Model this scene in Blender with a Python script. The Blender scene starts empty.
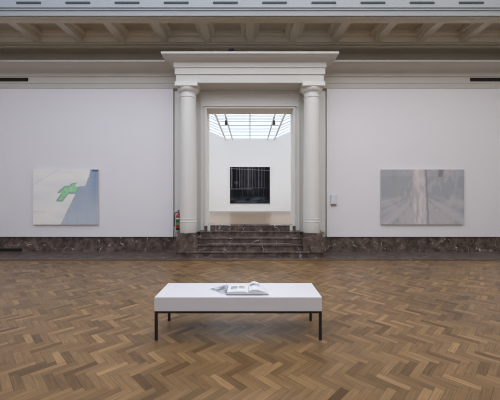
import bpy, bmesh, math, random
from mathutils import Vector, Matrix, noise
random.seed(7)
S = bpy.context.scene
C = S.collection
PI = math.pi

# ------------------------------------------------------------------ helpers
def lin(c):
    return tuple(((v/255)/12.92 if v/255 <= .04045 else ((v/255+.055)/1.055)**2.4) for v in c)

class MB:
    """collects shapes into one mesh"""
    def __init__(s): s.bm = bmesh.new()
    def box(s, x0, x1, y0, y1, z0, z1, bev=0):
        b = bmesh.new()
        bmesh.ops.create_cube(b, size=1)
        for v in b.verts:
            v.co = Vector(((x0+x1)/2+v.co.x*(x1-x0), (y0+y1)/2+v.co.y*(y1-y0), (z0+z1)/2+v.co.z*(z1-z0)))
        if bev:
            bmesh.ops.bevel(b, geom=b.edges[:], offset=bev, segments=2, affect='EDGES', profile=.7)
        s._join(b); return s
    def _join(s, b):
        m = bpy.data.meshes.new('tmp'); b.to_mesh(m); b.free()
        s.bm.from_mesh(m); bpy.data.meshes.remove(m)
    def lathe(s, prof, c=(0,0,0), n=48, axis='Z', cap=True):
        b = bmesh.new(); rings = []
        for r, h in prof:
            ring = []
            for i in range(n):
                a = 2*PI*i/n
                p = (r*math.cos(a), r*math.sin(a), h)
                if axis == 'Y': p = (p[0], p[2], p[1])
                if axis == 'X': p = (p[2], p[0], p[1])
                ring.append(b.verts.new(Vector(p)+Vector(c)))
            rings.append(ring)
        for j in range(len(rings)-1):
            for i in range(n):
                b.faces.new((rings[j][i], rings[j][(i+1)%n], rings[j+1][(i+1)%n], rings[j+1][i]))
        if cap:
            b.faces.new(rings[0]); b.faces.new(rings[-1])
        bmesh.ops.recalc_face_normals(b, faces=b.faces[:])
        s._join(b); return s
    def rings(s, rings, cap=True, loop=True):
        b = bmesh.new(); R = [[b.verts.new(p) for p in r] for r in rings]; n = len(R[0])
        for j in range(len(R)-1):
            for i in range(n if loop else n-1):
                b.faces.new((R[j][i], R[j][(i+1)%n], R[j+1][(i+1)%n], R[j+1][i]))
        if cap:
            b.faces.new(R[0]); b.faces.new(R[-1])
        bmesh.ops.recalc_face_normals(b, faces=b.faces[:])
        s._join(b); return s
    def extrude_x(s, prof, x0, x1):
        """closed (y, z) profile run along x"""
        return s.rings([[(x0, y, z) for y, z in prof], [(x1, y, z) for y, z in prof]])
    def tube(s, pts, r, n=10):
        b = bmesh.new(); R = []
        pts = [Vector(p) for p in pts]
        for i, p in enumerate(pts):
            d = (pts[min(i+1, len(pts)-1)]-pts[max(i-1, 0)]).normalized()
            u = d.orthogonal().normalized() if i == 0 else (u - d*u.dot(d)).normalized()
            w = d.cross(u)
            R.append([b.verts.new(p+(u*math.cos(2*PI*k/n)+w*math.sin(2*PI*k/n))*r) for k in range(n)])
        for j in range(len(R)-1):
            for i in range(n):
                b.faces.new((R[j][i], R[j][(i+1)%n], R[j+1][(i+1)%n], R[j+1][i]))
        b.faces.new(R[0]); b.faces.new(R[-1])
        bmesh.ops.recalc_face_normals(b, faces=b.faces[:])
        s._join(b); return s
    def quad(s, a, b_, c, d):
        s.bm.faces.new([s.bm.verts.new(p) for p in (a, b_, c, d)]); return s
    def build(s, name, mat, parent=None, loc=(0,0,0), smooth=False, **kw):
        me = bpy.data.meshes.new(name)
        o = loc
        for v in s.bm.verts: v.co -= Vector(o)
        s.bm.to_mesh(me); s.bm.free()
        for m in (mat if isinstance(mat, (list, tuple)) else [mat]): me.materials.append(m)
        if smooth:
            for p in me.polygons: p.use_smooth = True
            try: me.set_sharp_from_angle(angle=math.radians(35))
            except Exception: pass
        ob = bpy.data.objects.new(name, me); C.objects.link(ob)
        ob.location = o
        if parent:
            ob.parent = parent
            ob.location = Vector(o) - parent.location if o != (0,0,0) else -parent.location
        for k, v in kw.items(): ob[k] = v
        return ob

def thing(name, label, cat, loc, group=None):
    o = bpy.data.objects.new(name, None); C.objects.link(o)
    o.location = loc; o.empty_display_size = .1
    o['label'] = label; o['category'] = cat
    if group: o['group'] = group
    return o
def struct(o): o['kind'] = 'structure'; return o
def tag(o, label, cat, group=None):
    o['label'] = label; o['category'] = cat
    if group: o['group'] = group
    return o

# ------------------------------------------------------------------ materials
def mat(name, col, rough=.6, metal=0, spec=.5, bump=0, bscale=40, var=0, vscale=2, emit=None, estr=0, coat=0):
    m = bpy.data.materials.new(name); m.use_nodes = True
    nt = m.node_tree; b = nt.nodes['Principled BSDF']
    b.inputs['Base Color'].default_value = (*col, 1)
    b.inputs['Roughness'].default_value = rough
    b.inputs['Metallic'].default_value = metal
    b.inputs['Specular IOR Level'].default_value = spec
    b.inputs['Coat Weight'].default_value = coat
    if emit:
        b.inputs['Emission Color'].default_value = (*emit, 1); b.inputs['Emission Strength'].default_value = estr
    tc = nt.nodes.new('ShaderNodeTexCoord')
    if var:
        n = nt.nodes.new('ShaderNodeTexNoise'); n.inputs['Scale'].default_value = vscale; n.inputs['Detail'].default_value = 4
        nt.links.new(tc.outputs['Object'], n.inputs['Vector'])
        mx = nt.nodes.new('ShaderNodeMix'); mx.data_type = 'RGBA'
        mx.inputs[6].default_value = (*[c*(1-var) for c in col], 1); mx.inputs[7].default_value = (*[min(1, c*(1+var)) for c in col], 1)
        nt.links.new(n.outputs['Fac'], mx.inputs[0]); nt.links.new(mx.outputs[2], b.inputs['Base Color'])
    if bump:
        n = nt.nodes.new('ShaderNodeTexNoise'); n.inputs['Scale'].default_value = bscale
        nt.links.new(tc.outputs['Object'], n.inputs['Vector'])
        bp = nt.nodes.new('ShaderNodeBump'); bp.inputs['Strength'].default_value = bump; bp.inputs['Distance'].default_value = .01
        nt.links.new(n.outputs['Fac'], bp.inputs['Height']); nt.links.new(bp.outputs[0], b.inputs['Normal'])
    return m

M = {}
M['wall'] = mat('white_wall_paint', (.79,.765,.775), .75, spec=.2, var=.015, vscale=.6)
M['back_wall'] = mat('far_room_white', (.87,.87,.87), .8, spec=.2)
M['paint'] = mat('aged_cream_paint', (.56,.53,.475), .55, spec=.3, var=.04, vscale=1.5)
M['column'] = mat('column_cream_paint', (.70,.685,.645), .5, spec=.35, var=.03, vscale=2)
M['portal'] = mat('portal_paint', (.62,.60,.56), .55, spec=.3, var=.03, vscale=2)
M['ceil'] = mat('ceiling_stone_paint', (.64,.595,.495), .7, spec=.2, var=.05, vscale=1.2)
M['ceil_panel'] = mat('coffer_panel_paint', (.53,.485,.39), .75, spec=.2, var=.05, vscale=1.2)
M['slot'] = mat('slot_grey', (.055,.065,.075), .8, spec=.2)
M['upstand'] = mat('skylight_surround_paint', (.31,.32,.325), .6, spec=.3)
M['dark'] = mat('dark_slot', (.026,.023,.021), .9, spec=.1)
M['black_metal'] = mat('black_powder_coat', (.010,.010,.011), .45, spec=.4)
M['bench_white'] = mat('white_lacquer', (.615,.59,.60), .4, spec=.35)
M['seam'] = mat('seam_grey', (.35,.33,.33), .8)
M['red'] = mat('red_enamel', (.42,.012,.016), .3, coat=.3)
M['green_label'] = mat('green_label', (.10,.33,.06), .5)
M['white_label'] = mat('white_label', (.65,.66,.62), .5)
M['dkgreen'] = mat('dark_label', (.03,.08,.05), .5)
M['rubber'] = mat('black_rubber', (.012,.012,.013), .6)
M['steel'] = mat('steel', (.45,.45,.46), .35, metal=1)
M['grey_plastic'] = mat('grey_plastic', (.68,.68,.69), .5)
M['pale_plate'] = mat('pale_blue_plate', (.72,.74,.80), .4)
M['brown_edge'] = mat('brown_edge', (.22,.17,.15), .6)
M['canvas_edge'] = mat('canvas_edge', (.62,.60,.57), .8)
M['rail'] = mat('grey_rail', (.74,.76,.79), .5)
M['rafter'] = mat('white_rafter', (.80,.78,.74), .5)
M['paper'] = mat('paper', (.65,.64,.65), .6, spec=.3)
M['page_edge'] = mat('page_edges', (.62,.58,.55), .8)
M['cover'] = mat('grey_cover', (.16,.16,.18), .5)

def marble():
    m = bpy.data.materials.new('brown_veined_marble'); m.use_nodes = True
    nt = m.node_tree; b = nt.nodes['Principled BSDF']; N = nt.nodes.new; L = nt.links.new
    g = N('ShaderNodeNewGeometry')
    n1 = N('ShaderNodeTexNoise'); n1.inputs['Scale'].default_value = 5; n1.inputs['Detail'].default_value = 8; n1.inputs['Roughness'].default_value = .65
    L(g.outputs['Position'], n1.inputs['Vector'])
    cr = N('ShaderNodeValToRGB'); e = cr.color_ramp.elements
    e[0].position = .35; e[0].color = (.048,.035,.030,1); e[1].position = .68; e[1].color = (.19,.138,.115,1)
    k = cr.color_ramp.elements.new(.5); k.color = (.098,.071,.060,1)
    L(n1.outputs['Fac'], cr.inputs[0])
    # veins
    n2 = N('ShaderNodeTexNoise'); n2.inputs['Scale'].default_value = 3; n2.inputs['Detail'].default_value = 5
    L(g.outputs['Position'], n2.inputs['Vector'])
    ad = N('ShaderNodeMix'); ad.data_type = 'RGBA'; ad.blend_type = 'ADD'; ad.inputs[0].default_value = .6
    L(g.outputs['Position'], ad.inputs[6]); L(n2.outputs['Color'], ad.inputs[7])
    v = N('ShaderNodeTexVoronoi'); v.feature = 'DISTANCE_TO_EDGE'; v.inputs['Scale'].default_value = 2.3
    L(ad.outputs[2], v.inputs['Vector'])
    vr = N('ShaderNodeMapRange'); vr.inputs[1].default_value = .0; vr.inputs[2].default_value = .03; vr.inputs[3].default_value = 1; vr.inputs[4].default_value = 0
    L(v.outputs['Distance'], vr.inputs[0])
    n3 = N('ShaderNodeTexNoise'); n3.inputs['Scale'].default_value = 6.5; n3.inputs['Detail'].default_value = 3
    L(g.outputs['Position'], n3.inputs['Vector'])
    mr = N('ShaderNodeMapRange'); mr.inputs[1].default_value = .52; mr.inputs[2].default_value = .68
    L(n3.outputs['Fac'], mr.inputs[0])
    mu = N('ShaderNodeMath'); mu.operation = 'MULTIPLY'; L(vr.outputs[0], mu.inputs[0]); L(mr.outputs[0], mu.inputs[1])
    mx = N('ShaderNodeMix'); mx.data_type = 'RGBA'; mx.inputs[7].default_value = (.62,.59,.57,1)
    L(mu.outputs[0], mx.inputs[0]); L(cr.outputs[0], mx.inputs[6])
    L(mx.outputs[2], b.inputs['Base Color'])
    b.inputs['Roughness'].default_value = .22
    return m
M['marble'] = marble()
M['marble_floor'] = M['marble'].copy(); M['marble_floor'].name = 'polished_marble_border'
M['marble_floor'].node_tree.nodes['Principled BSDF'].inputs['Roughness'].default_value = .32
M['marble_floor'].node_tree.nodes['Principled BSDF'].inputs['Specular IOR Level'].default_value = 1.0

def wood(name, c0, c1, rough, uv=True):
    """oak blocks: 'tone' per block, grain along the block's own u"""
    m = bpy.data.materials.new(name); m.use_nodes = True
    nt = m.node_tree; b = nt.nodes['Principled BSDF']; N = nt.nodes.new; L = nt.links.new
    at = N('ShaderNodeAttribute'); at.attribute_name = 'tone'
    u = N('ShaderNodeUVMap'); u.uv_map = 'UVMap'
    cr = N('ShaderNodeValToRGB'); e = cr.color_ramp.elements
    e[0].position = 0; e[0].color = (*c0, 1); e[1].position = 1; e[1].color = (*c1, 1)
    L(at.outputs['Fac'], cr.inputs[0])
    # grain: streaks stretched along u
    mp = N('ShaderNodeMapping'); mp.inputs['Scale'].default_value = (5, 110, 1); L(u.outputs[0], mp.inputs[0])
    ng = N('ShaderNodeTexNoise'); ng.noise_dimensions = '4D'; ng.inputs['Scale'].default_value = 1; ng.inputs['Detail'].default_value = 5
    L(mp.outputs[0], ng.inputs['Vector'])
    wm = N('ShaderNodeMath'); wm.operation = 'MULTIPLY'; wm.inputs[1].default_value = 57; L(at.outputs['Fac'], wm.inputs[0]); L(wm.outputs[0], ng.inputs['W'])
    gr = N('ShaderNodeMapRange'); gr.inputs[1].default_value = .3; gr.inputs[2].default_value = .7; gr.inputs[3].default_value = .68; gr.inputs[4].default_value = 1.24
    L(ng.outputs['Fac'], gr.inputs[0])
    # wear: worn patches across blocks
    g = N('ShaderNodeNewGeometry')
    nw = N('ShaderNodeTexNoise'); nw.inputs['Scale'].default_value = .8; nw.inputs['Detail'].default_value = 5; L(g.outputs['Position'], nw.inputs['Vector'])
    wr = N('ShaderNodeMapRange'); wr.inputs[1].default_value = .3; wr.inputs[2].default_value = .7; wr.inputs[3].default_value = .86; wr.inputs[4].default_value = 1.12
    L(nw.outputs['Fac'], wr.inputs[0])
    mm = N('ShaderNodeMath'); mm.operation = 'MULTIPLY'; L(gr.outputs[0], mm.inputs[0]); L(wr.outputs[0], mm.inputs[1])
    # joints: uv in metres, block is .2825 x .0706 (second uv layer is 0..1)
    u2 = N('ShaderNodeUVMap'); u2.uv_map = 'Cell'
    sx = N('ShaderNodeSeparateXYZ'); L(u2.outputs[0], sx.inputs[0])
    def edge(sock, w):
        a = N('ShaderNodeMath'); a.operation = 'SUBTRACT'; a.inputs[1].default_value = .5; L(sock, a.inputs[0])
        c = N('ShaderNodeMath'); c.operation = 'ABSOLUTE'; L(a.outputs[0], c.inputs[0])
        d = N('ShaderNodeMapRange'); d.inputs[1].default_value = .5-w; d.inputs[2].default_value = .5; d.inputs[3].default_value = 1; d.inputs[4].default_value = .45
        L(c.outputs[0], d.inputs[0]); return d.outputs[0]
    ej = N('ShaderNodeMath'); ej.operation = 'MULTIPLY'
    L(edge(sx.outputs[0], .012), ej.inputs[0]); L(edge(sx.outputs[1], .05), ej.inputs[1])
    mj = N('ShaderNodeMath'); mj.operation = 'MULTIPLY'; L(mm.outputs[0], mj.inputs[0]); L(ej.outputs[0], mj.inputs[1])
    vm = N('ShaderNodeVectorMath'); vm.operation = 'SCALE'; L(cr.outputs[0], vm.inputs[0]); L(mj.outputs[0], vm.inputs['Scale'])
    L(vm.outputs[0], b.inputs['Base Color'])
    rr = N('ShaderNodeMapRange'); rr.inputs[1].default_value = .3; rr.inputs[2].default_value = .7; rr.inputs[3].default_value = rough-.06; rr.inputs[4].default_value = rough+.08
    L(nw.outputs['Fac'], rr.inputs[0]); L(rr.outputs[0], b.inputs['Roughness'])
    b.inputs['Specular IOR Level'].default_value = .28
    bp = N('ShaderNodeBump'); bp.inputs['Strength'].default_value = .15; bp.inputs['Distance'].default_value = .002
    L(ej.outputs[0], bp.inputs['Height']); L(bp.outputs[0], b.inputs['Normal'])
    return m
M['parquet'] = wood('oak_parquet', (.092,.048,.019), (.300,.176,.078), .33)
M['far_floor'] = mat('pale_polished_floor', (.215,.150,.098), .30, spec=.5)

def emis(name, left, right, strength, half, zenith=False):
    """a luminous daylight pane: cooler on one side of the roof than on the other"""
    m = bpy.data.materials.new(name); m.use_nodes = True
    nt = m.node_tree; nt.nodes.clear(); N = nt.nodes.new; L = nt.links.new
    o = N('ShaderNodeOutputMaterial'); e = N('ShaderNodeEmission'); e.inputs[1].default_value = strength
    g = N('ShaderNodeNewGeometry'); sx = N('ShaderNodeSeparateXYZ'); L(g.outputs['Position'], sx.inputs[0])
    mr = N('ShaderNodeMapRange'); mr.inputs[1].default_value = -half; mr.inputs[2].default_value = half; L(sx.outputs[0], mr.inputs[0])
    mx = N('ShaderNodeMix'); mx.data_type = 'RGBA'; mx.inputs[6].default_value = (*left, 1); mx.inputs[7].default_value = (*right, 1)
    L(mr.outputs[0], mx.inputs[0]); L(mx.outputs[2], e.inputs[0]); L(e.outputs[0], o.inputs[0])
    if zenith:
        ab = N('ShaderNodeMath'); ab.operation = 'ABSOLUTE'; L(sx.outputs[0], ab.inputs[0])
        fx_ = N('ShaderNodeMapRange'); fx_.inputs[1].default_value = 2; fx_.inputs[2].default_value = 8.2; fx_.inputs[3].default_value = 1.0; fx_.inputs[4].default_value = .6; L(ab.outputs[0], fx_.inputs[0])
        fy_ = N('ShaderNodeMapRange'); fy_.inputs[1].default_value = -5.2; fy_.inputs[2].default_value = 7.4; fy_.inputs[3].default_value = .88*strength; fy_.inputs[4].default_value = 1.22*strength; L(sx.outputs[1], fy_.inputs[0])
        mm = N('ShaderNodeMath'); mm.operation = 'MULTIPLY'; L(fx_.outputs[0], mm.inputs[0]); L(fy_.outputs[0], mm.inputs[1]); L(mm.outputs[0], e.inputs[1])
    return m
M['skylight'] = emis('daylight_panes', (.84,.93,1.11), (.98,.985,.98), 1.05, 8, True)
M['far_skylight'] = emis('far_daylight_panes', (.91,.98,1.07), (.91,.98,1.07), .45, 5)
M['far_fill'] = emis('far_fill_panes', (.98,.99,1.02), (.98,.99,1.02), 1.85, 5)  # extra glow out of view, added to brighten the far room

# ------------------------------------------------------------------ floor: herringbone oak
def parquet_mesh(name, mt, x0, x1, y0, y1, z, origin, W=.0706, n=4):
    L_ = W*n; r = 1/math.sqrt(2)
    U = Vector((r, -r)); V = Vector((r, r)); O = Vector(origin)
    verts, faces, tone, uvs = [], [], [], []
    step = W*math.sqrt(2); rowstep = L_*math.sqrt(2)
    for j in range(int((O.y-y1)/rowstep)-2, int((O.y-y0)/rowstep)+3):
        for k in range(int((x0-O.x)/step)-8, int((x1-O.x)/step)+8):
            a, b = k*W+j*L_, k*W-j*L_
            for (ua, ub, va, vb, vert) in ((a, a+L_, b, b+W, 0), (a, a+W, b+W, b+W+L_, 1)):
                c = O+U*((ua+ub)/2)+V*((va+vb)/2)
                if not (x0-.1 < c.x < x1+.1 and y0-.1 < c.y < y1+.1): continue
                poly = [O+U*p+V*q for p, q in ((ua,va),(ub,va),(ub,vb),(ua,vb))]
                i = len(verts)
                verts += [(min(max(p.x, x0), x1), min(max(p.y, y0), y1), z) for p in poly]
                faces.append((i, i+1, i+2, i+3))
                t = min(1, max(0, random.gauss(.5, .165)))
                if random.random() < .03: t = random.uniform(.08, .22)
                if random.random() < .05: t = random.uniform(.85, 1)
                tone.append(t)
                o = random.random()*9
                uv = [(0,0),(L_,0),(L_,W),(0,W)]; cell = [(0,0),(1,0),(1,1),(0,1)]
                if vert:
                    uv = [(0,0),(0,W),(L_,W),(L_,0)]; cell = [(0,0),(0,1),(1,1),(1,0)]
                uvs.append([(p[0]+o, p[1]+o) for p in uv]+cell)
    me = bpy.data.meshes.new(name); me.from_pydata(verts, [], faces)
    me.materials.append(mt)
    u1 = me.uv_layers.new(name='UVMap'); u2 = me.uv_layers.new(name='Cell')
    at = me.attributes.new('tone', 'FLOAT', 'FACE')
    for f in range(len(faces)):
        at.data[f].value = tone[f]
        for q in range(4):
            u1.data[f*4+q].uv = uvs[f][q]; u2.data[f*4+q].uv = uvs[f][q+4]
    o = bpy.data.objects.new(name, me); C.objects.link(o); return o
HX = 9.5
floor = struct(parquet_mesh('floor', M['parquet'], -HX, HX, -6.5, 7.70, 0, (-.171, 2.659)))
# plank border where the herringbone ends
def planks(name, mt, x0, x1, y0, y1, z, ln, parent=None):
    verts, faces, tone, uvs = [], [], [], []
    x = x0
    while x < x1:
        xe = min(x1, x+ln); i = len(verts)
        verts += [(x,y0,z),(xe,y0,z),(xe,y1,z),(x,y1,z)]; faces.append((i,i+1,i+2,i+3)); tone.append(random.uniform(.2,.5))
        o = random.random()*9; uvs.append([(o,o),(o+ln,o),(o+ln,o+y1-y0),(o,o+y1-y0),(0,0),(1,0),(1,1),(0,1)]); x = xe
    me = bpy.data.meshes.new(name); me.from_pydata(verts, [], faces); me.materials.append(mt)
    u1 = me.uv_layers.new(name='UVMap'); u2 = me.uv_layers.new(name='Cell'); at = me.attributes.new('tone', 'FLOAT', 'FACE')
    for f in range(len(faces)):
        at.data[f].value = tone[f]
        for q in range(4): u1.data[f*4+q].uv = uvs[f][q]; u2.data[f*4+q].uv = uvs[f][q+4]
    o = bpy.data.objects.new(name, me); C.objects.link(o)
    return o
struct(planks('floor_edge', M['parquet'], -HX, HX, 7.70, 7.81, 0, 1.4))
struct(MB().box(-HX-.2, HX+.2, -6.7, 9.33, -.12, -.004).build('floor_base', M['ceil']))
struct(MB().box(-HX, HX, 7.81, 9.0, -.004, .006).build('floor_border', M['marble_floor']))

# ------------------------------------------------------------------ main room shell
DH, DT, FZ = 1.285, 4.287, .815           # doorway half width, top, far floor height
w = MB()
w.box(-HX-.2, -DH-.02, 9.0, 9.33, 0, 5.45); w.box(DH+.02, HX+.2, 9.0, 9.33, 0, 5.45); w.box(-DH-.02, DH+.02, 9.0, 9.33, DT+.02, 5.45)
struct(w.build('wall_back', M['column']))
struct(MB().box(-HX-.2, HX+.2, 9.6, 9.8, 5.45, 7.4).box(-HX-.2, HX+.2, 9.331, 9.8, 5.40, 5.45).build('wall_back_upper', M['ceil']))
struct(MB().box(-HX, -2.315, 8.88, 9.0, .461, 4.928).build('wall_back_left', M['wall']))
struct(MB().box(2.315, HX, 8.88, 9.0, .461, 4.928).build('wall_back_right', M['wall']))
struct(MB().box(-HX-.2, -HX, -6.7, 9.6, 0, 7.4).build('wall_left', M['wall']))
struct(MB().box(HX, HX+.2, -6.7, 9.6, 0, 7.4).build('wall_right', M['wall']))
struct(MB().box(-HX-.2, HX+.2, -6.7, -6.5, 0, 7.4).build('wall_front', M['wall']))
for s, nm in ((-1, 'left'), (1, 'right')):
    b = MB().box(*sorted((s*2.12, s*HX)), 8.93, 9.0, 0, .455).box(*sorted((s*1.47, s*2.12)), 8.95, 9.0, 0, .62)
    struct(b.build('baseboard_back_'+nm, M['marble']))
    struct(MB().box(*sorted((s*(HX-.07), s*HX)), -6.5, 8.93, 0, .455).build('baseboard_'+nm, M['marble']))

# wall entablature left and right of the portal
prof = [(9.0,4.93),(8.865,4.93),(8.865,5.07),(8.85,5.08),(8.85,5.255),(8.82,5.27),(8.82,5.355),(8.78,5.375),(8.70,5.395),(8.58,5.425),(8.46,5.468),(8.38,5.49),(8.36,5.495),(8.36,5.54),(9.0,5.54)]
struct(MB().extrude_x(prof, -HX, -2.0).build('trim_1', M['paint']))
struct(MB().extrude_x(prof, 2.0, HX).build('trim_2', M['paint']))
# portal entablature with mitred returns
pp = [(0,4.833),(0,5.05),(.03,5.06),(.03,5.225),(.055,5.24),(.055,5.375),(.10,5.39),(.15,5.405),(.22,5.43),(.29,5.475),(.325,5.485),(.325,5.54)]
rg = []
for o, z in pp:
    X, Y = 2.055+o, 8.2-o
    rg.append([(-X, 9.0, z), (-X, Y, z), (X, Y, z), (X, 9.0, z)])
struct(MB().rings(rg).build('trim_3', M['portal']))

# ceiling: coffered border, skylight surround
cb = MB(); panels = MB(); zc = 6.17; P = 1.24; ow, y0, y1 = 1.04, 7.67, 8.577
cb.quad((-HX,7.35,zc),(HX,7.35,zc),(HX,y0,zc),(-HX,y0,zc))
cb.quad((-HX,y1,zc),(HX,y1,zc),(HX,8.93,zc),(-HX,8.93,zc))
ks = range(-8, 8)
edges = [-HX]
for k in ks:
    c = (k+.5)*P
    a, b = max(-HX, c-ow/2), min(HX, c+ow/2)
    if b <= -HX or a >= HX: continue
    edges += [a, b]
    def ring(i, z): return [(max(-HX,c-ow/2+i), y0+i, z), (min(HX,c+ow/2-i), y0+i, z), (min(HX,c+ow/2-i), y1-i, z), (max(-HX,c-ow/2+i), y1-i, z)]
    R = [ring(0,zc), ring(.015,zc+.13), ring(.11,zc+.135), ring(.12,zc+.155), ring(.15,zc+.16), ring(.155,zc+.25)]
    for q in range(len(R)-1):
        for i in range(4):
            cb.quad(R[q][i], R[q][(i+1)%4], R[q+1][(i+1)%4], R[q+1][i])
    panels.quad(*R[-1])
edges.append(HX)
for i in range(0, len(edges), 2):
    if edges[i+1]-edges[i] > 1e-4:
        cb.quad((edges[i],y0,zc),(edges[i+1],y0,zc),(edges[i+1],y1,zc),(edges[i],y1,zc))
# mouldings under the coffers and the dark recess behind the cornice
cb.box(-HX, HX, 8.84, 8.93, zc-.025, zc+.16)
cb.box(-HX, HX, 8.66, 8.70, zc-.012, zc+.01)
cb.box(-HX, HX, 8.93, 9.7, 6.33, 6.40)
cb.box(-HX, HX, 7.40, 7.425, zc-.012, zc+.01)
cb.box(-HX, HX, 7.50, 7.515, zc-.01, zc+.01)
ce = struct(cb.build('ceiling', M['ceil']))
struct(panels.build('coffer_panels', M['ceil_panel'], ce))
# closing slab over the coffers, and the border on the other three sides
sl = MB().box(-HX, HX, 7.52, 9.6, 6.46, 6.6)
sl.box(-HX, -8.2, -6.5, 7.35, zc, 6.6); sl.box(8.2, HX, -6.5, 7.35, zc, 6.6); sl.box(-8.2, 8.2, -6.5, -5.2, zc, 6.6)
struct(sl.build('ceiling_slab', M['ceil']))
up = MB()
up.box(-8.2, 8.2, 7.35, 7.40, zc-.003, 6.295); up.box(-8.2, 8.2, 7.33, 7.40, 6.295, 6.315); up.box(-8.2, 8.2, 7.37, 7.40, 6.315, 6.37)
up.box(-8.2, 8.2, 7.345, 7.40, 6.37, 6.39); up.box(-8.2, 8.2, 7.44, 7.50, 6.35, 7.35); up.box(-8.2, 8.2, 7.38, 7.50, 6.39, 6.40)
for s in (-1, 1): up.box(*sorted((s*8.2, s*8.26)), -5.2, 7.44, 6.3, 7.35)
up.box(-8.2, 8.2, -5.26, -5.2, 6.3, 7.35)
struct(up.build('trim_4', M['upstand']))
# luminous daylight roof over the room: panes in a grid of bars
sk = MB()
for i in range(8):
    for j in range(6):
        xa, xb = -8.2+i*2.05+.03, -8.2+(i+1)*2.05-.03
        ya, yb = -5.2+j*2.107+.03, -5.2+(j+1)*2.107-.03
        sk.quad((xa,ya,7.3),(xa,yb,7.3),(xb,yb,7.3),(xb,ya,7.3))
struct(sk.build('window_1', M['skylight']))
br = MB()
for i in range(9): br.box(-8.2+i*2.05-.03, -8.2+i*2.05+.03, -5.2, 7.44, 7.28, 7.36)
for j in range(7): br.box(-8.2, 8.2, -5.2+j*2.107-.03, -5.2+j*2.107+.03, 7.285, 7.355)
struct(br.build('window_1_frame', M['upstand']))
struct(MB().box(-HX-.2, HX+.2, -6.7, 9.8, 7.40, 7.5).build('ceiling_roof', M['upstand']))

# ------------------------------------------------------------------ doorway: casing and reveal
d = MB()
for s in (-1, 1):
    d.box(*sorted((s*1.345, s*1.475)), 8.80, 9.0, .664, 4.375)          # outer panel of the casing
    d.box(*sorted((s*1.425, s*1.475)), 8.785, 8.80, .664, 4.64)
    d.box(*sorted((s*DH, s*1.345)), 8.74, 9.335, .806, 4.345)           # inner band
    d.box(*sorted((s*1.475, s*2.25)), 8.86, 9.0, .62, 4.833)          # wall behind the column
d.box(-1.475, 1.475, 8.80, 9.0, 4.375, 4.72)
d.box(-DH, DH, 8.74, 9.335, DT, 4.345)
for s in (-1, 1): d.box(*sorted((s*1.19, s*1.30)), 8.805, 8.835, .655, .812)   # foot of the jamb
d.box(-1.375, 1.375, 8.70, 9.0, 4.345, 4.375)
d.box(-1.475, 1.475, 8.785, 8.80, 4.64, 4.72)
d.box(-1.60, 1.60, 8.77, 9.0, 4.72, 4.76); d.box(-1.60, 1.60, 8.80, 9.0, 4.76, 4.833)
struct(d.build('door_1', M['column']))
mb = MB()
for s in (-1, 1):
    mb.box(*sorted((s*1.268, s*1.35)), 8.732, 8.80, .64, .806)
    mb.box(*sorted((s*1.35, s*1.49)), 8.79, 9.0, .60, .664)
    mb.box(*sorted((s*1.98, s*2.06)), 8.60, 8.86, .50, .70)
mb.box(-DH+.002, DH-.002, 8.836, 9.338, .60, .8145)
struct(mb.build('trim_5', M['marble']))

# ------------------------------------------------------------------ stairs
st = thing('staircase', 'low flight of five dark brown marble steps leading up through the central doorway', 'stairs', (0,8.0,0))
halfs = (2.0, 1.468, 1.468, 1.468, 1.188)
h, t = .163, .2
for i in range(5):
    y = 8.0+i*t+.025*(i == 4)
    s = MB()
    yb = y+t+.02 if i < 4 else 9.34
    if i == 0: yb = 8.95
    if i == 4: yb = 8.835
    if i == 3: yb = 8.83
    s.box(-halfs[i], halfs[i], y+.035, yb, i*h+.006*(i == 0), (i+1)*h-.028)
    s.box(-halfs[i], halfs[i], y, yb, (i+1)*h-.028, (i+1)*h, .006)
    s.build('step', M['marble'], st)

# ------------------------------------------------------------------ columns
def make_column(cx, label):
    c = thing('column', label, 'column', (cx, 8.42, .163), 'columns flanking the doorway')
    y = 8.42
    p = MB().box(cx-.29, cx+.29, 8.13, 8.72, .163, .526, .008).box(cx-.25, cx+.25, 8.17, 8.68, .526, .656, .006)
    p.build('plinth', M['marble'], c)
    pr = [(.236,.656),(.238,.66),(.238,.945),(.2445,.95),(.2445,.965),(.238,.97),(.238,1.04),(.2445,1.045),(.2445,1.06),(.238,1.065)]
    for i in range(1, 13):
        f = i/12; pr.append((.238-.018*f**1.6, 1.065+f*(4.43-1.065)))
    pr += [(.220,4.50)]
    MB().lathe(pr, (cx,y,0), 64).build('shaft', M['column'], c, smooth=True)
    cap = [(.22,4.455),(.232,4.46),(.236,4.47),(.232,4.48),(.222,4.485),(.222,4.575),(.23,4.58),(.23,4.595),(.24,4.60),(.265,4.62),(.285,4.65),(.298,4.69),(.30,4.722)]
    k = MB().lathe(cap, (cx,y,0), 64).build('capital', M['column'], c, smooth=True)
    MB().box(cx-.31, cx+.31, 8.11, 8.73, 4.722, 4.833, .004).build('abacus', M['column'], c)
    return c
make_column(-1.76, 'tall cream column on a marble plinth beside the fire extinguisher')
make_column(1.76, 'tall cream column on a marble plinth on the side of the grey wall box')

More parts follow.
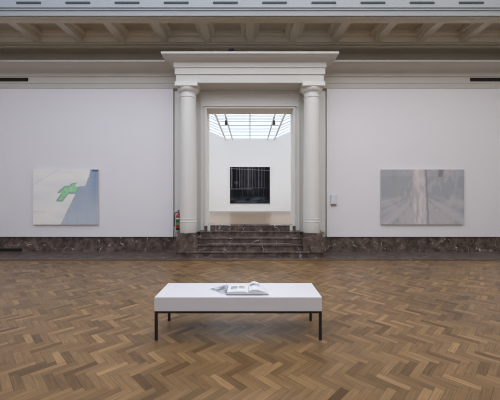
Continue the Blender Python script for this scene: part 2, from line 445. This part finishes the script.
# ------------------------------------------------------------------ vents and slots
def vent(x0, x1, y, z0, z1, label):
    v = MB()
    v.box(x0, x1, y-.004, y+.03, z0, z1)
    for i in range(3):
        zz = z0+(z1-z0)*(i+1)/4; v.box(x0, x1, y-.008, y, zz-.004, zz+.004)
    o = v.build('air_vent', M['dark'], loc=((x0+x1)/2, y, z0)); tag(o, label, 'vent', 'slot vents in the back wall'); return o
vent(-9.0, -6.65, 8.85, 5.125, 5.235, 'long dark slot vent in the cornice frieze above the pale painting with the green patch')
vent(6.60, 9.0, 8.85, 5.125, 5.235, 'long dark slot vent in the cornice frieze above the grey tree trunk painting')
vent(-9.0, -6.90, 8.93, .015, .105, 'black slot vent low in the marble skirting near the floor')
ordn = ['first','second','third','fourth','fifth','sixth','seventh','eighth','ninth','tenth','eleventh']
proto = None
ks = list(range(-5, 6))
for n, k in enumerate(range(-5, 5)):
    cx = (k+.5)*P
    if proto is None:
        o = MB().box(-.31, .31, -.012, .02, -.026, .026, .004).build('ceiling_slot', M['slot']); proto = o
    else:
        o = proto.copy(); C.objects.link(o)
    o.location = (cx, 7.44, 6.548)
    tag(o, 'thin dark slot in the skylight surround along the top, %s of ten from left' % ordn[n], 'vent', 'dark slots in the skylight surround')

# ------------------------------------------------------------------ paintings
def inpoly(x, y, P_):
    c = False; j = len(P_)-1
    for i in range(len(P_)):
        xi, yi = P_[i]; xj, yj = P_[j]
        if (yi > y) != (yj > y) and x < (xj-xi)*(y-yi)/(yj-yi)+xi: c = not c
        j = i
    return c
def mix(a, b, f): f = min(1, max(0, f)); return tuple(p+(q-p)*f for p, q in zip(a, b))
def N(x, y, z=0): return noise.fractal(Vector((x, y, z)), 1.0, 2.0, 4)
def ss(a, b, x):
    f = min(1, max(0, (x-a)/(b-a))); return f*f*(3-2*f)

def pale(x, y):
    xx, yy = x+.006*N(x*14, y*14, 3), y+.006*N(x*14, y*14, 8)
    c = mix((204,201,195), (194,193,190), .5+.9*N(x*2, y*5, 1))
    c = mix(c, (206,203,194), ss(.45, 0, x)*ss(.4, 1, y)*.6)
    dl = abs((x/.40)+(y/.28)-1)
    if dl < .03: c = mix(c, (180,182,182), .6)
    if abs(y-.77-.02*N(x*6,0,2)) < .008 and x < .2: c = mix(c, (178,178,172), .5)
    wedge = [(.88,0),(1,0),(1,1),(.42,1),(.645,.46),(.69,.31),(.80,.30),(.855,.13)]
    if inpoly(xx, yy, wedge):
        c = mix((143,152,164), (160,166,173), ss(.35, .95, y)+.25*N(x*5, y*5, 4))
        c = mix(c, (118,135,158), ss(.82, .98, x)*ss(.75, .05, y))
        if abs((x*40) % 6-3) < .3 or abs((y*36) % 5-2.5) < .2: c = mix(c, (145,155,170), .4)
    if y < .035 and x > .9: c = mix(c, (60,65,78), .7)
    green = [(.585,.25),(.675,.235),(.64,.30),(.715,.325),(.65,.445),(.545,.44),(.45,.585),(.345,.575),(.43,.43),(.365,.422),(.485,.295),(.56,.295)]
    if inpoly(xx, yy, green):
        c = mix((130,176,134), (148,188,150), .5+N(x*18, y*18, 5))
        if not inpoly(xx-.02, yy-.02, green) or not inpoly(xx+.004, yy+.03, green): c = mix(c, (120,140,148), .65)
    return c
def trunk(x, y):
    n = N(x*3, y*3, 7)
    c = mix((147,148,151), (166,162,163), ss(.3, .75, y)+1.3*n+1.3*N(x*26, y*7, 3))
    c = mix(c, (140,143,150), ss(.22, 0, x)*.6+ss(.85, 1, x)*.5)
    ang = math.atan2(y-.42, (x-.47)*1.5)
    c = mix(c, (172,167,168), ss(.42, .62, y)*(.5+1.5*N(ang*6, 2, 11)))
    if .13 < x < .20 and y < .28: c = mix(c, (134,137,143), .55*ss(.3, .1, y))
    if y < .12 and n > -.6: c = mix(c, (166,162,163), .35)
    if inpoly(x, y, [(.69,0),(.752,0),(.74,.13),(.685,.14)]): c = mix(c, (118,114,118), .8)
    if inpoly(x, y, [(.90,.05),(.955,.05),(.90,.35),(.86,.62)]): c = mix(c, (158,165,165), .5)
    if inpoly(x, y, [(.78,.48),(.83,.45),(.815,.56),(.765,.55)]): c = mix(c, (138,146,150), .5)
    l, r = .368+.03*y+.006*N(0, y*8, 1), .530+.03*y+.006*N(3, y*8, 1)
    if l < x < r:
        f = (x-l)/(r-l)
        c = mix((190,182,181), (168,162,162), .5+1.4*N(x*22, y*3.5, 2))
        c = mix(c, (150,146,152), ss(.86, 1, f)*.8+ss(.12, 0, f)*.35)
    elif r <= x < r+.02: c = mix(c, (122,120,128), .6)
    if math.hypot((x-.66)*1.5, y-.70) < .014 or math.hypot((x-.435)*1.5, y-.76) < .012: c = mix(c, (120,116,116), .6)
    return c
VL = [(.045,.9),(.17,.45),(.245,.7),(.30,.5),(.37,.35),(.455,.75),(.50,.4),(.565,.5),(.63,.35),(.72,.6),(.80,.5),(.86,.4)]
def dark(x, y):
    c = mix((22,21,25), (46,46,52), .45+1.1*N(x*3, y*2, 9))
    for vx, a in VL:
        dd = abs(x-vx-.006*N(vx*9, y*3, 4))
        if y < .62 and dd < .019: c = mix(c, (150,149,153), 1.2*a*(1-dd/.019)*ss(.66, .5, y))
    if abs(y-(.045+.055*x)) < .009: c = mix(c, (165,164,168), .6)
    if abs(y-.60) < .010 and x < .55: c = mix(c, (155,155,160), .55)
    if abs(y-.57) < .008 and .25 < x < .92: c = mix(c, (120,120,126), .5)
    if .25 < x < .9 and .57 < y < .80 and (abs((x*100) % 13-6) < .9): c = mix(c, (88,88,94), .5)
    if math.hypot(x-.16, (y-.43)*1.0) < .05: c = mix(c, (110,110,114), .5)
    if y > .78: c = mix(c, (76,82,94), (.4+1.1*N(x*4, y*9, 6))*ss(.78, .88, y))
    return c
def painting(label, x0, x1, z0, z1, yf, depth, fn, nx, ny, gain):
    verts = []; faces = []; cols = []
    for j in range(ny+1):
        for i in range(nx+1):
            verts.append(((i/nx-.5)*(x1-x0), 0, (1-j/ny)*(z1-z0)))
            cols.append((*[min(.93, q*gain) for q in lin([max(0, min(255, q)) for q in fn(i/nx, j/ny)])], 1))
    for j in range(ny):
        for i in range(nx):
            a = j*(nx+1)+i; faces.append((a, a+nx+1, a+nx+2, a+1))
    me = bpy.data.meshes.new('painting'); me.from_pydata(verts, [], faces)
    at = me.color_attributes.new('Paint', 'FLOAT_COLOR', 'POINT')
    at.data.foreach_set('color', [v for c in cols for v in c])
    me.materials.append(M['oil'])
    o = bpy.data.objects.new('painting', me); C.objects.link(o); o.location = ((x0+x1)/2, yf, z0)
    tag(o, label, 'painting')
    MB().box(x0, x1, yf+.001, yf+depth, z0, z1, .002).build('stretcher', M['canvas_edge'], o)
    return o
m = bpy.data.materials.new('oil_paint'); m.use_nodes = True
a = m.node_tree.nodes.new('ShaderNodeAttribute'); a.attribute_name = 'Paint'
pb = m.node_tree.nodes['Principled BSDF']; pb.inputs['Roughness'].default_value = .7; pb.inputs['Specular IOR Level'].default_value = .1
m.node_tree.links.new(a.outputs['Color'], pb.inputs['Base Color']); M['oil'] = m
YP = 8.825
painting('pale painting with a green patch and a blue grey wedge on the white wall', -6.49, -4.54, .835, 2.482, YP, .04, pale, 220, 186, 1.5)
painting('wide grey painting with a pale vertical trunk on the white wall', 3.92, 6.41, .838, 2.482, YP, .04, trunk, 240, 160, 1.38)

# ------------------------------------------------------------------ fire extinguisher
ex = thing('fire_extinguisher', 'red fire extinguisher with green label hung on the wall behind the column', 'fire extinguisher', (-2.115, 8.765, .68))
ec = (-2.115, 8.765, 0)
MB().lathe([(.070,.70),(.080,.72),(.083,.75),(.083,1.06),(.078,1.10),(.062,1.135),(.035,1.16),(.028,1.17),(.028,1.185)], ec, 40).build('cylinder_body', M['red'], ex, smooth=True)
MB().lathe([(.078,.68),(.086,.685),(.088,.70),(.088,.745),(.084,.75)], ec, 40).build('base_ring', M['rubber'], ex, smooth=True)
lb = MB().lathe([(.0842,.84),(.0842,.91)], ec, 40, cap=False).build('label', M['green_label'], ex, smooth=True)
MB().lathe([(.0843,.91),(.0843,1.0)], ec, 40, cap=False).build('label', M['dkgreen'], ex, smooth=True)
MB().lathe([(.0842,1.0),(.0842,1.045)], ec, 40, cap=False).build('label', M['white_label'], ex, smooth=True)
v = MB().lathe([(.022,1.18),(.026,1.19),(.026,1.23),(.018,1.24)], ec, 20)
v.build('valve', M['steel'], ex, smooth=True)
MB().box(ec[0]-.012, ec[0]+.012, ec[1]-.11, ec[1]+.02, 1.235, 1.25, .003).box(ec[0]-.012, ec[0]+.012, ec[1]-.10, ec[1]+.02, 1.265, 1.28, .003).box(ec[0]-.010, ec[0]+.010, ec[1]+.0, ec[1]+.02, 1.235, 1.28).build('handle', M['rubber'], ex)
pts = [(ec[0]-.02, ec[1], 1.21)]
for i in range(15):
    f = i/14; a = f*PI*.5
    pts.append((ec[0]-.03-.085*math.sin(a), ec[1]-.02, 1.21-.06*(1-math.cos(a))))
pts += [(ec[0]-.118, ec[1]-.02, 1.0), (ec[0]-.118, ec[1]-.02, .85), (ec[0]-.11, ec[1]-.02, .78)]
ho = MB().tube(pts, .014).build('hose', M['rubber'], ex, smooth=True)
MB().lathe([(.012,.70),(.016,.72),(.013,.79)], (ec[0]-.11, ec[1]-.02, 0), 14).build('nozzle', M['rubber'], ho)
MB().box(ec[0]-.03, ec[0]+.03, 8.84, 8.862, .85, 1.15, .003).box(ec[0]-.086, ec[0]+.086, 8.80, 8.845, .94, .955).build('bracket', M['steel'], ex)

# ------------------------------------------------------------------ wall box
bx = thing('wall_box', 'small grey wall box with a pale blue front on the white wall by the column', 'control box', (2.515, 8.84, 1.42))
MB().box(2.425, 2.605, 8.825, 8.882, 1.45, 1.735, .006).build('housing', M['grey_plastic'], bx)
MB().box(2.445, 2.555, 8.818, 8.826, 1.49, 1.715, .003).build('front_plate', M['pale_plate'], bx)
MB().box(2.43, 2.585, 8.828, 8.882, 1.415, 1.452, .004).build('bottom_edge', M['brown_edge'], bx)

# little black fixture on the portal cornice
fx = thing('cornice_fixture', 'tiny black fixture sitting on top of the cornice over the doorway', 'fixture', (-.49, 7.95, 5.54))
MB().box(-.55, -.42, 7.92, 8.0, 5.54, 5.56, .003).build('base', M['rubber'], fx)
MB().box(-.50, -.48, 7.94, 7.97, 5.56, 5.60).build('arm', M['rubber'], fx)
MB().lathe([(.028,-.075),(.036,-.06),(.036,.06),(.030,.075)], (-.49, 7.94, 5.630), 20, axis='X').build('lamp_head', M['rubber'], fx, smooth=True)

# ------------------------------------------------------------------ bench
bn = thing('bench', 'low white rectangular bench on a thin black metal frame in mid floor', 'bench', (-.133, 3.615, 0))
X0, X1, Y0, Y1 = -1.081, .814, 3.332, 3.902
tp = MB().box(X0, X1, Y0, Y1, .332, .489, .004).build('top', M['bench_white'], bn)
sm = MB()
sm.rings([[(-.459,Y0-.0006,.486),(-.454,Y0-.0006,.486),(-.454,Y0+.001,.486),(-.459,Y0+.001,.486)],[(-.502,Y0-.0006,.336),(-.497,Y0-.0006,.336),(-.497,Y0+.001,.336),(-.502,Y0+.001,.336)]])
sm.build('seam', M['seam'], tp)
q = .030
fr = MB()
fr.box(X0+.002, X1-.002, Y0+.002, Y0+.002+q, .307, .332); fr.box(X0+.002, X1-.002, Y1-.002-q, Y1-.002, .307, .332)
fr.box(X0+.002, X0+.002+q, Y0, Y1-.01, .307, .332); fr.box(X1-.002-q, X1-.002, Y0+.01, Y1-.01, .307, .332)
fr.build('frame', M['black_metal'], bn)
for sx in (0, 1):
    for sy in (0, 1):
        x = X0+.002 if sx == 0 else X1-.002-q
        y = Y0+.002 if sy == 0 else Y1-.002-q
        MB().box(x, x+q, y, y+q, 0, .308, .001).build('leg', M['black_metal'], bn)

# leaflet under the book: one corner points to the left
def print_mat(name, c0, c1, sc):
    m = mat(name, c0, .5); nt = m.node_tree; n = nt.nodes.new('ShaderNodeTexNoise'); n.inputs['Scale'].default_value = sc; n.inputs['Detail'].default_value = 6
    tc = nt.nodes.new('ShaderNodeTexCoord'); nt.links.new(tc.outputs['Object'], n.inputs['Vector'])
    cr = nt.nodes.new('ShaderNodeValToRGB'); cr.color_ramp.elements[0].position = .38; cr.color_ramp.elements[1].position = .62
    cr.color_ramp.elements[0].color = (*c0, 1); cr.color_ramp.elements[1].color = (*c1, 1)
    nt.links.new(n.outputs['Fac'], cr.inputs[0]); nt.links.new(cr.outputs[0], nt.nodes['Principled BSDF'].inputs['Base Color']); return m
M['photo_print'] = print_mat('grey_photo_print', (.13,.13,.15), (.46,.46,.51), 16)
M['text_print'] = print_mat('small_print', (.13,.13,.14), (.52,.52,.52), 60)
M['warm_print'] = print_mat('warm_small_print', (.20,.17,.12), (.58,.56,.50), 45)
lf = thing('leaflet', 'grey printed leaflet lying on the bench, half under the open book', 'leaflet', (-.499, 3.633, .489))
lx = Vector((.69, -.724, 0)); ly = Vector((.724, .69, 0)); lo = Vector((-.499, 3.633, 0))
def lpt(a, b, z): p = lo+lx*a+ly*b; return (p.x, p.y, z)
MB().rings([[lpt(0,0,.489),lpt(.27,0,.489),lpt(.27,.275,.489),lpt(0,.275,.489)],[lpt(0,0,.495),lpt(.27,0,.495),lpt(.27,.275,.495),lpt(0,.275,.495)]]).build('pages', M['paper'], lf)
MB().rings([[lpt(.008,.008,.4945),lpt(.262,.008,.4945),lpt(.262,.267,.4945),lpt(.008,.267,.4945)],[lpt(.008,.008,.4956),lpt(.262,.008,.4956),lpt(.262,.267,.4956),lpt(.008,.267,.4956)]]).build('cover_picture', M['photo_print'], lf)

# open book
bk = thing('book', 'open picture book with white pages lying on the white bench', 'book', (-.02, 3.54, .4957))
zb = .4957
yn, yf = 3.405, 3.675                      # near and far page edges
xs = -.022
def block(prof_top, base, xa, skew):
    """pages: closed (x,z) outline run from near to far"""
    out = [(x, z) for x, z in prof_top]+[(prof_top[-1][0], base), (prof_top[0][0], base)]
    return [[(x, yn, z) for x, z in out], [(x+skew, yf, z) for x, z in out]]
left = []
for i in range(13):
    f = i/12; x = xs-.246*(1-f)
    z = zb+.030+.006*math.sin(f*PI)+.004*f-.014*max(0, (f-.86)/.14)**2
    left.append((x, z))
def right_prof(width, hump):
    out = []
    for i in range(21):
        f = i/20
        g = math.sin(PI*f**.6)**.9 if 0 < f < 1 else 0
        out.append((xs+width*f, zb+.0045+hump*g+.020*max(0, 1-f/.1)))
    return out
rn, rfar = right_prof(.242, .054), right_prof(.205, .074)
MB().box(xs-.252, xs+.17, yn-.004, yf+.004, zb, zb+.003, .001).build('cover', M['cover'], bk)
MB().rings(block(left, zb+.003, 0, .004)).build('page_block', M['paper'], bk, smooth=True)
def closed(p, y, sk): return [(x+sk, y, z) for x, z in p]+[(p[-1][0]+sk, y, zb+.003), (p[0][0]+sk, y, zb+.003)]
MB().rings([closed(rn, yn, 0), closed(rfar, yf, .004)]).build('page_block', M['paper'], bk, smooth=True)
def patch(pn, pf, f0, f1, g0, g1, mt, name):
    # an ink patch lying on the page: f across the page, g from its near to its far edge
    def at(p, f):
        q = min(len(p)-1.001, f*(len(p)-1)); i = int(q); k = q-i
        return Vector((p[i][0]+(p[i+1][0]-p[i][0])*k, 0, p[i][1]+(p[i+1][1]-p[i][1])*k))
    rows = []
    for j in range(5):
        g = g0+(g1-g0)*j/4; row = []
        for i in range(13):
            f = f0+(f1-f0)*i/12
            v = at(pn, f).lerp(at(pf, f), g)
            row.append((v.x+.004*g, yn+(yf-yn)*g, v.z+.0009))
        rows.append(row)
    MB().rings(rows, cap=False, loop=False).build(name, mt, bk)
patch(left, left, .14, .46, .42, .78, M['text_print'], 'printed_picture')
patch(left, left, .52, .82, .42, .78, M['warm_print'], 'printed_picture')
patch(left, left, .16, .44, .30, .36, M['text_print'], 'printed_text')
patch(rn, rfar, .10, .60, .50, .80, M['photo_print'], 'printed_picture')

# ------------------------------------------------------------------ far room through the doorway
FX, FY = 5.2, 18.8
struct(MB().box(-FX, FX, 9.34, FY, FZ-.15, FZ).build('floor_far', M['far_floor']))
struct(MB().box(-FX-.2, FX+.2, FY, FY+.2, FZ, 7.4).build('wall_far', M['back_wall']))
for s, nm in ((-1, 'left'), (1, 'right')):
    struct(MB().box(*sorted((s*FX, s*(FX+.2))), 9.81, FY, FZ, 7.4).build('wall_far_'+nm, M['back_wall']))
struct(MB().box(-FX-.2, FX+.2, 9.801, 9.9, DT+.2, 7.4).box(-FX, -DH-.3, 9.335, 9.8, FZ, 5.39).box(DH+.3, FX, 9.335, 9.8, FZ, 5.39).build('wall_far_front', M['back_wall']))
# glazed roof: flat strip in the middle, slopes rising outwards on both sides
gz = 5.46
pan = MB()
pan2 = MB()
for q, ya, yb in ((pan2, 9.9, 13.2), (pan, 13.2, FY)):
    q.quad((-1.56,ya,gz),(-1.56,yb,gz),(1.56,yb,gz),(1.56,ya,gz))
    for s in (-1, 1):
        q.quad((s*1.56,ya,gz),(s*1.56,yb,gz),(s*FX,yb,gz+.45*(FX-1.56)),(s*FX,ya,gz+.45*(FX-1.56)))
struct(pan.build('window_2', M['far_skylight']))
struct(pan2.build('fill_panes', M['far_fill']))         # unseen panes nearer the doorway, made brighter as added light for the far room
rf = MB()
for s in (-1, 1): rf.box(*sorted((s*1.53, s*1.60)), 9.9, FY, gz-.07, gz+.01)
struct(rf.build('window_2_frame', M['rafter']))
pu = MB()
pu.box(-.022, .022, 9.9, FY, gz-.06, gz+.01)
for y in (10.6,11.2,11.8,12.4,13.0,13.66,14.17,14.64,15.44,16.2,16.9,17.9):
    wd = .05 if y == 15.44 else .016
    pu.box(-1.56, 1.56, y-wd, y+wd, gz-.03, gz+.01)
    for s in (-1, 1):
        e = .45*(FX-1.56)
        pu.rings([[(s*1.56,y-wd,gz-.04),(s*1.56,y+wd,gz-.04),(s*1.56,y+wd,gz-.005),(s*1.56,y-wd,gz-.005)],[(s*FX,y-wd,gz-.04+e),(s*FX,y+wd,gz-.04+e),(s*FX,y+wd,gz-.005+e),(s*FX,y-wd,gz-.005+e)]])
struct(pu.build('window_2_bars', M['rail']))
for s, nm in ((-1, 'left'), (1, 'right')):
    tr = MB().box(s*1.115-.03, s*1.115+.03, 9.9, FY-.02, gz-.09, gz-.051).build('lighting_track', M['rail'], loc=(s*1.115, 14, gz-.09))
    tag(tr, 'grey lighting track under the glass roof of the far room, the %s one' % nm, 'lighting track', 'lighting tracks in the far room')
    sp = thing('spotlight', 'black spotlight hanging from the %s lighting track seen through the doorway' % nm, 'spotlight', (s*1.115, 13.7, gz-.09), 'spotlights in the far room')
    x, y, z = s*1.115, 13.7, gz-.09
    MB().box(x-.02, x+.02, y-.08, y+.08, z-.03, z, .003).build('adapter', M['rubber'], sp)
    MB().tube([(x, y, z-.03), (x, y, z-.13)], .012).build('stem', M['rubber'], sp)
    b = MB().lathe([(.045,-.10),(.05,-.09),(.06,.07),(.065,.09)], (0,0,0), 24, axis='Y')
    ob = b.build('lamp_head', M['rubber'], sp, smooth=True)
    ob.location = (0, .03, -.22); ob.rotation_euler = (math.radians(-50), 0, 0)
painting('big black painting with thin pale streaks hung in the far room beyond the doorway', -1.275, 1.265, 1.31, 3.64, FY-.05, .049, dark, 200, 184, .9)

# ------------------------------------------------------------------ camera, world, view
cam = bpy.data.cameras.new('camera'); co = bpy.data.objects.new('camera', cam); C.objects.link(co)
co.location = (0, 0, 1.6); co.rotation_euler = (PI/2, 0, 0)
cam.sensor_width = 36; cam.lens = 36*295/500; cam.shift_y = -.002; cam.clip_end = 100; cam.clip_start = .05
S.camera = co
w = bpy.data.worlds.new('world'); S.world = w; w.use_nodes = True
w.node_tree.nodes['Background'].inputs[0].default_value = (.6,.7,.85,1); w.node_tree.nodes['Background'].inputs[1].default_value = .3
S.view_settings.view_transform = 'Standard'; S.view_settings.look = 'None'
S.view_settings.gamma = 1; S.view_settings.use_curve_mapping = False
S.view_settings.exposure = 1.2
try:
    S.cycles.max_bounces = 8; S.cycles.diffuse_bounces = 6; S.cycles.use_denoising = True; S.cycles.filter_width = 1.1; S.cycles.use_adaptive_sampling = False
except Exception: pass
